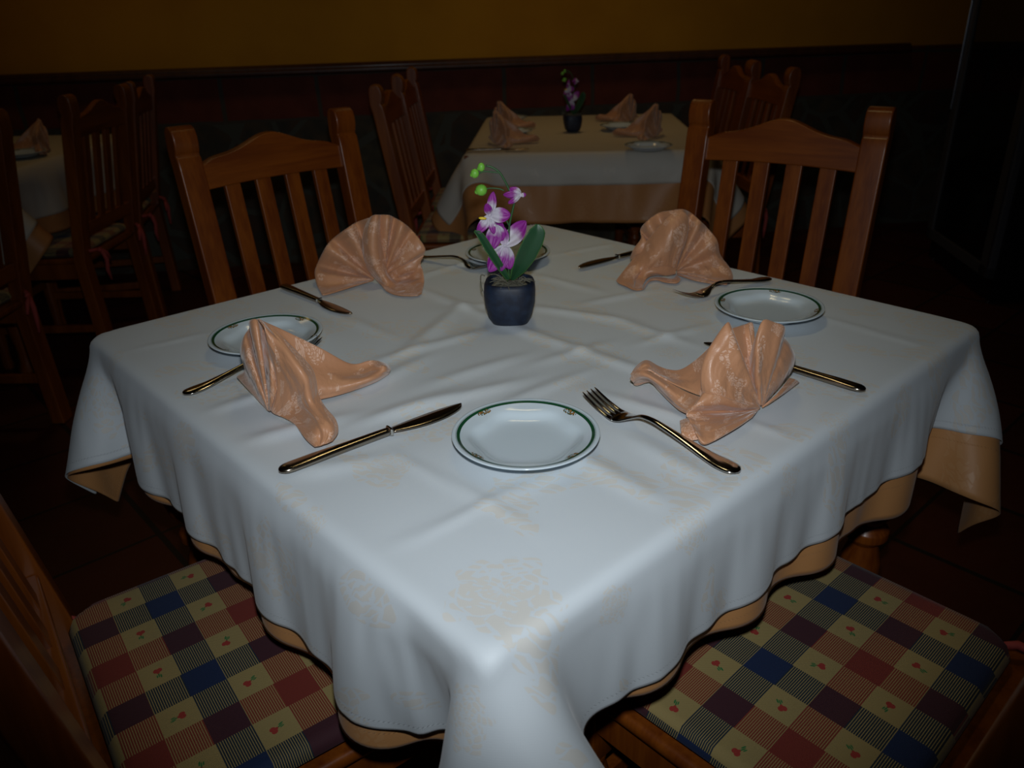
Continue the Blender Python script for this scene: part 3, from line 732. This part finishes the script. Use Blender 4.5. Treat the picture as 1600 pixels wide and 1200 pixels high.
# ---------------------------------------------------------------- napkins
def cr(P0, P1, P2, P3, t):
    return .5*((2*P1)+(-P0+P2)*t+(2*P0-5*P1+4*P2-P3)*t*t+(-P0+3*P1-3*P2+P3)*t**3)
def spline(pts, n):
    pts = np.asarray(pts, float); m = len(pts)
    out = []
    for k in range(n):
        s = k/(n-1)*(m-1); i = min(int(s), m-2); t = s-i
        a = pts[i-1] if i > 0 else 2*pts[0]-pts[1]; d = pts[i+2] if i+2 < m else 2*pts[-1]-pts[-2]
        out.append(cr(a, pts[i], pts[i+1], d, t))
    return np.array(out)
class Napkin:
    def __init__(s, hub): s.hub = hub; s.H = atz(*hub, TOPZ+.004); s.mb = MB(); s.uv = []
    def pt(s, p):
        if len(p) == 4: return atz(p[0], p[1], p[3]+TOPZ)
        q = aty(p[0], p[1], s.H[1]-p[2])
        if q[2] < TOPZ+.003: q = atz(p[0], p[1], TOPZ+.003)
        return q
    def grid(s, G, seed=0):
        n, m, _ = G.shape; k = len(s.mb.v)
        s.mb.add(G.reshape(-1, 3), [(i*m+j, (i+1)*m+j, (i+1)*m+j+1, i*m+j+1) for i in range(n-1) for j in range(m-1)])
        du = np.r_[0, np.cumsum(np.linalg.norm(np.diff(G[n//2], axis=0), axis=1))]; dv = np.r_[0, np.cumsum(np.linalg.norm(np.diff(G[:, m//2], axis=0), axis=1))]
        for i in range(n):
            for j in range(m): s.uv.append((du[j]+seed*.137, dv[i]+seed*.081))
    def patch(s, rows, n=18, m=30, seed=0):
        R = [spline([s.pt(p) for p in r], m) for r in rows]
        G = np.array([spline([R[k][j] for k in range(len(R))], n) for j in range(m)]).transpose(1, 0, 2)
        s.grid(G, seed)
    def fan(s, rim, bulge=.0, hub=None, n=16, per=7, seed=0, sharp=.75):
        H = s.H if hub is None else s.pt(hub)
        Rm = spline([s.pt(p) for p in rim], per*(len(rim)-1)+1)
        mean = np.array([spline([s.pt((p[0], p[1], np.mean([q[2] for q in rim if len(q) == 3] or [0])) if len(p) == 3 else p) for p in rim], per*(len(rim)-1)+1)])[0]
        view = CAM-H; view /= np.linalg.norm(view)
        G = []
        for k in range(n):
            t = k/(n-1); tt = .02+.98*t
            base = H+(mean-H)*tt; pl = (Rm-mean)*tt**sharp
            roll = -.006*max(0, (t-.86)/.14)**2
            G.append(base+pl+view*(bulge*math.sin(PI*min(1, t))*(.4+.6*t)+roll))
        s.grid(np.array(G), seed)
    def make(s, label, group):
        c = s.H.copy(); c[2] = TOPZ
        s.mb.v = [tuple(np.array(p)-c) for p in s.mb.v]
        s.mb.v = [(p[0], p[1], max(p[2], .0028)) for p in s.mb.v]
        o = s.mb.build('folded_napkin', 'napkin_satin', loc=tuple(c), smooth=True, uvs=s.uv, solid=.0024)
        m = o.modifiers.new('d', 'SUBSURF'); m.levels = m.render_levels = 1
        return tag(o, label, 'napkin', group)
GN = 'peach satin napkins on the nearest table'
# back left
N = Napkin((586, 437))
N.fan([(503, 463, .02), (496, 450, .005), (491, 428, .022), (495, 412, -.006), (508, 386, .018), (520, 372, -.008), (543, 355, .015), (558, 346, -.012), (578, 339, .012)], .008, seed=1)
N.patch([[(577, 340, .010), (568, 362, .010), (566, 392, .012), (575, 420, .012), (590, 440, .010), (604, 455, .010), (625, 462, .012), (655, 462, .012)],
         [(583, 336, .022), (577, 362, .036), (577, 392, .040), (585, 418, .038), (597, 436, .035), (611, 450, .035), (630, 458, .030), (654, 456, .022)],
         [(589, 335, .024), (588, 362, .034), (589, 392, .036), (595, 416, .034), (603, 432, .032), (617, 446, .030), (634, 452, .028), (652, 446, .022)],
         [(597, 336, .000), (597, 362, .000), (603, 392, -.002), (607, 415, .000), (606, 428, .006), (620, 440, .006), (636, 444, .008), (650, 438, .010)]], seed=2)
N.fan([(584, 337, .002), (590, 335, .006), (606, 335, .016), (616, 339, -.004), (630, 347, .014), (643, 358, -.004), (655, 372, .012), (665, 388, .016), (663, 398, .0)], .008, hub=(600, 430, .006), seed=3)
N.patch([[(606, 423, .002), (625, 415, .008), (645, 407, .008), (663, 398, .002)],
         [(608, 432, .004), (628, 424, .014), (648, 418, .010), (657, 410, .0)],
         [(612, 444, .006), (632, 436, .0), (648, 430, .004), (661, 424, .012)],
         [(618, 455, .008), (636, 452, .0), (652, 444, .016), (663, 442, .016)],
         [(624, 461, .010), (640, 463, .012), (652, 462, .016), (659, 459, .012)]], seed=4)
N.make('fan folded peach napkin at the back left of the nearest table', GN)
# back right
N = Napkin((1056, 424))
N.fan([(983, 404, -.012), (990, 388, .006), (1001, 372, .004), (1000, 358, -.014), (1010, 345, .006), (1028, 332, -.012), (1048, 328, .010), (1066, 326, .018), (1080, 332, -.010), (1094, 344, .014), (1106, 356, -.008),
       (1121, 375, .012), (1126, 398, -.006), (1142, 420, .016), (1146, 436, .0), (1136, 444, .018)], .010, seed=5)
N.patch([[(1058, 327, .014), (1072, 333, .020), (1077, 352, .018), (1072, 376, .018), (1062, 402, .016), (1057, 421, .012)],
         [(1040, 342, .022), (1050, 355, .040), (1052, 372, .044), (1048, 390, .040), (1045, 404, .034), (1044, 416, .028)],
         [(1014, 372, .012), (1022, 386, .034), (1024, 396, .042), (1022, 406, .044), (1020, 413, .040), (1016, 419, .036)],
         [(991, 402, .002), (995, 412, .022), (998, 420, .032), (998, 426, .034), (996, 431, .034), (993, 436, .034)],
         [(962, 439, -.002), (966, 443, .006), (973, 446, .014), (980, 449, .020), (986, 452, .026), (991, 454, .030)]], seed=6)
N.patch([[(1058, 418, .010), (1044, 413, .024), (1020, 414, .030), (1005, 419, .032), (995, 432, .033), (990, 453, .030)],
         [(1056, 425, .020), (1040, 427, .030), (1024, 425, .038), (1010, 428, .040), (1001, 438, .038), (996, 454, .034)],
         [(1056, 428, .016), (1042, 431, .018), (1026, 430, .020), (1014, 433, .022), (1006, 442, .026), (1004, 453, .030)]], seed=7)
N.patch([[(1004, 453, .030), (1008, 444, .022), (1018, 435, .016), (1034, 434, .014), (1050, 436, .012), (1058, 430, .008)],
         [(1006, 452, .030), (1014, 440, .026), (1026, 437, .022), (1040, 441, .020), (1058, 442, .016), (1064, 436, .008)]], seed=8)
N.patch([[(1057, 424, .010), (1085, 424, .016), (1115, 424, .012), (1142, 424, .006)],
         [(1057, 427, .010), (1085, 431, .006), (1115, 432, .0), (1144, 432, .004)],
         [(1058, 429, .012), (1085, 438, .018), (1112, 443, .020), (1136, 445, .016)]], seed=9)
N.make('fan folded peach napkin at the back right of the nearest table', GN)
# front left
N = Napkin((421, 644))
N.fan([(369, 588, -.095), (382, 577, -.070), (375, 548, -.040), (381, 524, -.036), (390, 510, -.066), (389, 500, -.030), (400, 497, -.022), (410, 506, -.040), (424, 540, .000), (440, 590, .002)], .010, seed=10, sharp=.6)
N.patch([[(400, 497, -.030), (440, 514, -.055), (500, 543, -.075), (548, 568, -.100), (578, 563, -.110), (596, 566, 0, .022), (608, 572, 0, .014)],
         [(425, 535, -.020), (460, 553, -.050), (505, 572, -.070), (550, 582, -.090), (580, 576, -.100), (600, 574, 0, .026), (610, 577, 0, .012)],
         [(440, 590, -.010), (475, 600, -.030), (515, 605, -.045), (555, 598, -.060), (583, 590, -.070), (600, 584, 0, .016), (608, 582, 0, .008)],
         [(450, 628, 0, .004), (478, 628, 0, .003), (515, 621, 0, .003), (552, 610, 0, .003), (584, 598, 0, .003), (600, 589, 0, .003), (607, 584, 0, .003)]], m=44, seed=11)
N.patch([[(402, 497, -.018), (420, 508, -.012), (446, 532, .000), (470, 556, .006), (488, 577, .008), (494, 596, .010), (497, 615, .012), (508, 636, .030), (524, 655, .050), (528, 674, .062), (519, 690, .080)],
         [(412, 510, .002), (430, 535, .010), (452, 560, .026), (468, 580, .034), (478, 598, .036), (480, 615, .036), (486, 632, .040), (500, 648, .056), (513, 664, .072), (516, 680, .082), (508, 694, .088)],
         [(420, 545, .006), (433, 570, .016), (448, 592, .022), (457, 610, .022), (464, 622, .020), (468, 634, .022), (478, 643, .034), (490, 654, .056), (499, 668, .074), (502, 684, .080), (500, 697, .090)],
         [(428, 590, .006), (434, 610, .012), (440, 625, .012), (443, 636, .012), (448, 643, .014), (457, 648, .020), (466, 654, .030), (476, 662, .044), (484, 674, .068), (490, 690, .086), (495, 698, .092)],
         [(422, 640, .000), (425, 644, .001), (429, 647, .003), (434, 649, .005), (440, 651, .008), (448, 655, .014), (455, 659, .022), (461, 664, .030), (468, 673, .050), (477, 685, .072), (492, 699, .092)]], m=56, n=34, seed=12)
napL = N.make('standing peach napkin at the front left of the nearest table, long tail pointing right', GN)
# front right
N = Napkin((1189, 636))
N.fan([(1098, 621, .034), (1094, 592, .030), (1098, 562, .022), (1112, 534, .012), (1136, 502, .006), (1142, 514, -.022), (1155, 508, -.034), (1170, 504, -.030)], .020, seed=13, sharp=.7)
N.fan([(1141, 512, -.014), (1160, 507, -.030), (1176, 504, -.038), (1168, 540, -.030), (1170, 560, -.010), (1180, 528, .006), (1192, 499, .000), (1210, 502, -.008), (1226, 509, -.016), (1225, 524, -.040)], .010, seed=14, sharp=.8)
N.fan([(1226, 510, -.018), (1225, 524, -.034), (1236, 540, -.040), (1243, 558, -.050), (1238, 577, -.062), (1228, 592, -.066)], .006, seed=15)
N.patch([[(1188, 635, .000), (1162, 630, .026), (1138, 622, .040), (1118, 616, .044), (1104, 614, .040), (1099, 612, .034)],
         [(1188, 637, .003), (1160, 637, .024), (1134, 634, .036), (1112, 632, .046), (1092, 632, .050), (1085, 634, .048)],
         [(1187, 639, .004), (1160, 642, .012), (1132, 643, .018), (1108, 643, .030), (1086, 643, .046), (1072, 647, .050)],
         [(1184, 642, .008), (1158, 650, .030), (1130, 656, .046), (1108, 660, .058), (1090, 662, .060), (1078, 658, .060)],
         [(1178, 648, 0, .010), (1154, 664, 0, .012), (1128, 679, 0, .012), (1112, 687, 0, .010), (1100, 690, 0, .010), (1090, 682, 0, .014)],
         [(1177, 650, 0, .003), (1152, 667, 0, .003), (1126, 681, 0, .003), (1110, 689, 0, .003), (1098, 694, 0, .003), (1092, 688, 0, .004)]], n=30, seed=16)
N.patch([[(1062, 658, 0, .010), (1075, 654, 0, .014), (1100, 660, 0, .010)], [(1064, 674, 0, .012), (1080, 672, 0, .012), (1104, 674, 0, .008)], [(1067, 689, 0, .004), (1085, 688, 0, .004), (1108, 684, 0, .004)]], seed=17)
N.patch([[(1116, 535, -.030), (1090, 560, -.045), (1065, 577, -.055), (1046, 578, -.060), (1028, 572, -.062), (1010, 563, -.060), (995, 572, -.055), (985, 586, -.055)],
         [(1110, 575, -.010), (1088, 588, -.025), (1066, 592, -.035), (1046, 589, -.042), (1028, 581, -.046), (1012, 572, -.046), (1000, 577, -.044), (991, 588, -.050)],
         [(1100, 621, .012), (1084, 615, .0), (1064, 606, -.012), (1046, 597, -.022), (1030, 588, -.030), (1014, 579, -.034), (1004, 583, -.038), (997, 592, -.046)]], m=40, seed=18)
N.patch([[(1098, 622, .012), (1076, 614, -.002), (1054, 603, -.014), (1034, 592, -.024), (1016, 582, -.030), (1002, 578, -.034), (990, 582, -.042), (984, 592, -.050)],
         [(1086, 634, .034), (1068, 628, .016), (1048, 614, .0), (1030, 600, -.014), (1014, 590, -.024), (1001, 587, -.032), (992, 590, -.042), (988, 596, -.050)],
         [(1073, 647, 0, .010), (1060, 640, 0, .006), (1044, 625, 0, .004), (1028, 608, 0, .004), (1018, 597, 0, .006), (1008, 598, 0, .004), (997, 602, 0, .003), (991, 601, 0, .003)]], m=40, seed=19)
N.patch([[(1190, 637, 0, .004), (1212, 618, 0, .016), (1234, 590, 0, .022)], [(1200, 631, 0, .006), (1222, 614, 0, .014), (1243, 593, 0, .014)], [(1203, 628, 0, .003), (1228, 612, 0, .003), (1249, 597, 0, .003)]], seed=20)
N.make('standing peach napkin at the front right of the nearest table, on a knife', GN)
# far tables
gn = 'napkins on the far middle table'
for (x, y, rz, sx, s, lb, z) in [(773, 226, -.40, 1, 1.0, 'dim peach napkin at the near left of the far middle table', .752), (780, 203, -.32, 1, .95, 'dim peach napkin at the far left of the far middle table', .752),
        (1025, 214, .32, -1, 1.0, 'dim peach napkin at the near right of the far middle table', .752), (985, 190, .26, -1, .95, 'dim peach napkin at the far right of the far middle table', .752),
        (78, 236, 1.2, -1, 1.0, 'dim peach napkin on the far left table', .752)]:
    o = copy_tree(napL); p = atz(x, y, z); o.location = (p[0], p[1], z-.001); o.rotation_euler.z = rz; o.scale = (sx*s, s, s)
    relabel(o, lb, gn if x > 500 else None)

# ---------------------------------------------------------------- potted orchid
YO = .030
def make_orchid(loc):
    t = empty('potted_orchid', loc); O = Vector(loc)
    L_ = lambda x, y, off=0.: Vector(aty(x, y, YO-off))-O         # point of the plant, off metres nearer than its middle
    prof = [(.002, .0), (.024, .0), (.030, .003), (.036, .015), (.0405, .034), (.0415, .052), (.0405, .064), (.0385, .069), (.0355, .0705), (.0335, .068), (.033, .060), (.002, .058)]
    MB().lathe(prof, 48, sq=2.9).build('pot', 'pot', t, smooth=True)
    m = MB(); rg = random.Random(5)
    m.ell((0, 0, .058), (.031, .031, .009))
    for k in range(70):
        a, r = rg.random()*6.28, rg.random()*.026; b = a+rg.uniform(-1.4, 1.4); l = rg.uniform(.01, .026)
        p = Vector((r*math.cos(a), r*math.sin(a), .066+rg.random()*.004)); q = p+Vector((l*math.cos(b), l*math.sin(b), rg.uniform(-.003, .008)))
        m.tube([p, (p+q)/2+Vector((0, 0, .003)), q], .00055, 4)
    m.build('moss', 'moss', t)
    def tube(name, pts, r, mat, par=t, seg=8):
        pts = spline([tuple(p) for p in pts], 5*len(pts)); return MB().tube([tuple(p) for p in pts], r, seg).build(name, mat, par, smooth=True)
    tube('stem', [L_(796, 436), L_(794, 410), L_(795, 380), L_(796, 352), L_(801, 328), L_(803, 315), L_(797, 300), L_(789, 283), L_(780, 269), L_(768, 261), L_(759, 259)], .0016, 'stem_green')
    tube('stem', [L_(798, 436), L_(800, 400), L_(797, 388), L_(787, 378)], .0013, 'stem_green')
    tube('stem', [L_(795, 352), L_(790, 342), L_(782, 333), L_(772, 330)], .0013, 'stem_green')
    tube('stem', [L_(780, 270), L_(770, 269), L_(756, 268), L_(748, 271)], .0011, 'stem_green')
    tube('stem', [L_(788, 298), L_(780, 295), L_(766, 294), L_(757, 296)], .0011, 'stem_green')
    tube('stem', [L_(802, 316), L_(808, 312), L_(811, 306)], .0011, 'stem_green')
    for (x, y, rx, rz_) in [(752, 261, .0056, .0066), (742, 271, .0066, .0070), (752, 297, .0092, .0086)]:
        m = MB(); c = L_(x, y); m.ell(c, (rx, rx*.9, rz_)); m.ell(c+Vector((-rx*.7, 0, -rz_*.3)), (rx*.45, rx*.45, rz_*.45)); m.build('bud', 'bud_green', t, smooth=True)
    def petal(par, c, tip, width, side, mat='petal', cup=.25, name='petal'):
        c, tip = Vector(c), Vector(tip); ax = tip-c; Ln = ax.length; ax.normalize(); side = Vector(side); side = (side-ax*side.dot(ax)).normalized(); nr = ax.cross(side)
        n, m_ = 12, 9; vs, uv = [], []
        for i in range(n+1):
            s_ = i/n; wv = width*math.sin(PI*min(1, s_*.93+.06))**.7*(1 if s_ < .9 else math.sqrt(max(0.02, 1-((s_-.9)/.1)**2)))
            for j in range(m_+1):
                v = -1+2*j/m_
                p = c+ax*(s_*Ln)+side*(v*wv)+nr*(cup*(v*v*wv*1.0-Ln*.35*math.sin(s_*PI)) + .0012*math.sin(v*9+s_*5))
                vs.append(p); uv.append((s_, (v+1)/2))
        fs = [(i*(m_+1)+j, (i+1)*(m_+1)+j, (i+1)*(m_+1)+j+1, i*(m_+1)+j+1) for i in range(n) for j in range(m_)]
        return MB().add(vs, fs).build(name, mat, par, smooth=True, uvs=uv, solid=.0009, subd=1)
    def blossom(center, petals, lip=None):
        b = MB().ell(center, (.0028, .0028, .0028)).build('blossom', 'petal', t, smooth=True)
        for (p1, wd, sd, mat, cup) in petals: petal(b, center, p1, wd, sd, mat, cup)
        if lip: MB().ell(lip[0], lip[1], rot=Euler(lip[2]).to_matrix()).build('lip', 'yellow_lip', b, smooth=True)
        return b
    # upper left flower, seen from its side
    c = L_(765, 336, .012)
    blossom(c, [(L_(771, 299, .010), .0075, (1, .3, 0), 'petal', .25), (L_(798, 336, .004), .0120, (0, .3, 1), 'petal', .3), (L_(760, 318, .022), .0065, (1, .2, .3), 'petal_purple', .4),
                (L_(746, 365, .022), .0080, (1, .2, .5), 'petal', .3), (L_(772, 366, .016), .0065, (1, .4, 0), 'petal', .2), (L_(788, 366, -.004), .0100, (1, .5, .3), 'petal_purple', .2)],
            (L_(754, 341, .022), (.0062, .0022, .0022), (0, .1, .1)))
    c = L_(773, 352, .010)
    blossom(c, [(L_(770, 390, .014), .0125, (1, .1, .1), 'petal_purple', .3), (L_(786, 376, .008), .0095, (1, .1, -.2), 'petal', .2)])
    # lower flower, large white petals
    c = L_(789, 384, .004)
    blossom(c, [(L_(822, 345, -.004), .0155, (.8, .2, .9), 'petal', .25), (L_(797, 421, .006), .0115, (1, .2, 0), 'petal', .25), (L_(764, 425, .012), .0140, (.8, .2, -.5), 'petal', .3),
                (L_(784, 352, .0), .0090, (1, .2, 0), 'petal_purple', .2), (L_(783, 424, .014), .0100, (1, .2, .1), 'petal_purple', .2)])
    # small bell at the upper right, seen from behind
    c = L_(814, 305, .0)
    blossom(c, [(L_(796, 294, .0), .0075, (.3, .2, 1), 'petal', .5), (L_(794, 318, .006), .0075, (.8, .2, .5), 'petal', .4), (L_(786, 304, .004), .0060, (.2, .3, 1), 'petal_purple', .5), (L_(822, 304, .0), .0035, (0, .3, 1), 'petal', .2)])
    def leaf(pts, widths, side, name='leaf'):
        cs = spline([tuple(p) for p in pts], 20); ws = np.interp(np.linspace(0, 1, 20), np.linspace(0, 1, len(widths)), widths)
        vs = []; k = 7
        for i, p in enumerate(cs):
            ax = Vector(cs[min(i+1, 19)])-Vector(cs[max(i-1, 0)]); ax.normalize(); sd = Vector(side); sd = (sd-ax*sd.dot(ax)).normalized(); nr = ax.cross(sd)
            for j in range(k): v = -1+2*j/(k-1); vs.append(Vector(p)+sd*v*ws[i]+nr*(abs(v)*ws[i]*-.22))
        fs = [(i*k+j, (i+1)*k+j, (i+1)*k+j+1, i*k+j+1) for i in range(19) for j in range(k-1)]
        lf = MB().add(vs, fs).build(name, 'leaf_green', t, smooth=True, solid=.0012, subd=1)
        for s_ in (0, k-1): MB().tube([vs[i*k+s_] for i in range(20)], .0006, 5).build('leaf_edge', 'leaf_rim', lf, smooth=True)
    leaf([L_(799, 438, .0), L_(812, 416, .004), L_(826, 388, .008), L_(838, 364, .008), L_(840, 350, .006)], [.003, .0120, .0170, .0165, .0125, .002], (1, .25, .5))
    leaf([L_(795, 438, .006), L_(781, 416, .012), L_(764, 390, .018), L_(750, 368, .022), L_(741, 361, .022)], [.003, .0055, .0065, .0062, .005, .0012], (1, .8, .4))
    # small wire clip on the left rim
    tube('wire', [L_(758, 431), L_(752, 430), L_(751, 438), L_(752, 448), L_(754, 455)], .0012, 'moss')
    return t
orch = make_orchid((-.0235, YO, TOPZ+.0012))
tag(orch, 'artificial orchid with purple and white flowers in a dark blue pot on the nearest table', 'potted plant')
o = copy_tree(orch); p = atz(895, 207, .752); o.location = (p[0], p[1]+.03, .7525); relabel(o, 'small purple orchid in a dark pot on the far middle table'); o.rotation_euler.z = .2; o.scale = (.9, .9, .95)

# ---------------------------------------------------------------- far tables
def far_table(name, c, hx, hy, lb1, lb2, lb3, seed, ov, ou):
    zt = .7425
    make_table(name, hx, hy, zt, (c[0], c[1], 0), 0, label=lb1, cat='table')
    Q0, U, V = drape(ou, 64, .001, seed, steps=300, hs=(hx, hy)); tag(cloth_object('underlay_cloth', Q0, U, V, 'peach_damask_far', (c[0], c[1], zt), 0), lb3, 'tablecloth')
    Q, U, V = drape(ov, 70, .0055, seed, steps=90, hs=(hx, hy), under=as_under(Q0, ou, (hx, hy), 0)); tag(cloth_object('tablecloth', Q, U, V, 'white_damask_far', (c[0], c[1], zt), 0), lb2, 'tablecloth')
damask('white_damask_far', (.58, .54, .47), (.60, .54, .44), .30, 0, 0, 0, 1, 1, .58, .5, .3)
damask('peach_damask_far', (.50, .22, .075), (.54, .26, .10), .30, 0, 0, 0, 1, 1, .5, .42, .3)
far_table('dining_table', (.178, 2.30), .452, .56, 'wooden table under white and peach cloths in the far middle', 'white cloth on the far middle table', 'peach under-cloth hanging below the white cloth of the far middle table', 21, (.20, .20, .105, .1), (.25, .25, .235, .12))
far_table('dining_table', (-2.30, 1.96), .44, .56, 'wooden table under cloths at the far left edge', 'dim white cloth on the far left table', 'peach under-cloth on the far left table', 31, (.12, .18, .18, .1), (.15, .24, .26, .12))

# ---------------------------------------------------------------- glass-door wine cooler at the right
t = empty('wine_cooler', (1.97, 2.56, 0), math.radians(-4), label='tall black glass-door wine cooler with metal frame at the right', cat='cooler')
H, D2, Wd = 1.95, .55, .74      # door looks towards -x
b = MB(); b.box((.28, 0, .06), (D2, Wd, .10)); b.box((.28, 0, H-.02), (D2, Wd, .04)); b.box((.28, Wd/2-.02, H/2), (D2, .04, H-.02)); b.box((.28, -Wd/2+.02, H/2), (D2, .04, H-.02)); b.box((D2-.01, 0, H/2), (.03, Wd, H-.02))
b.build('cabinet', 'black_plastic', t, bevel=.004)
dr = MB(); dr.box((-.012, Wd/2-.03, H/2+.05), (.03, .06, H-.12)); dr.box((-.012, -Wd/2+.045, H/2+.05), (.03, .09, H-.12)); dr.box((-.012, 0, .135), (.03, Wd, .05)); dr.box((-.012, 0, H-.03), (.03, Wd, .05))
d = dr.build('door', 'frame_grey', t, bevel=.003)
MB().box((-.014, 0, H/2+.05), (.006, Wd-.12, H-.2)).build('glass_pane', 'glass_dark', d)
MB().box((-.032, Wd/2-.012, 1.28), (.010, .014, 1.1)).build('handle', 'chrome', d, bevel=.003)
MB().box((-.030, -Wd/2+.012, H/2+.05), (.006, .008, H-.14)).build('edge_strip', 'chrome', d, bevel=.001)
for k in range(6): MB().box((-.006, 0, .42+.26*k), (.010, Wd-.13, .018)).build('shelf', 'shelf_wire', t)
for sy in (-1, 1): MB().box((.03, sy*(Wd/2-.04), .0055), (.05, .06, .011)).build('foot', 'chrome', t, bevel=.002)
# pictures of room depth: plaster pier right of the cooler
structure(MB().box((2.62, 1.55, 1.3), (.30, .6, 2.6)).build('wall_pier', 'masonry'))
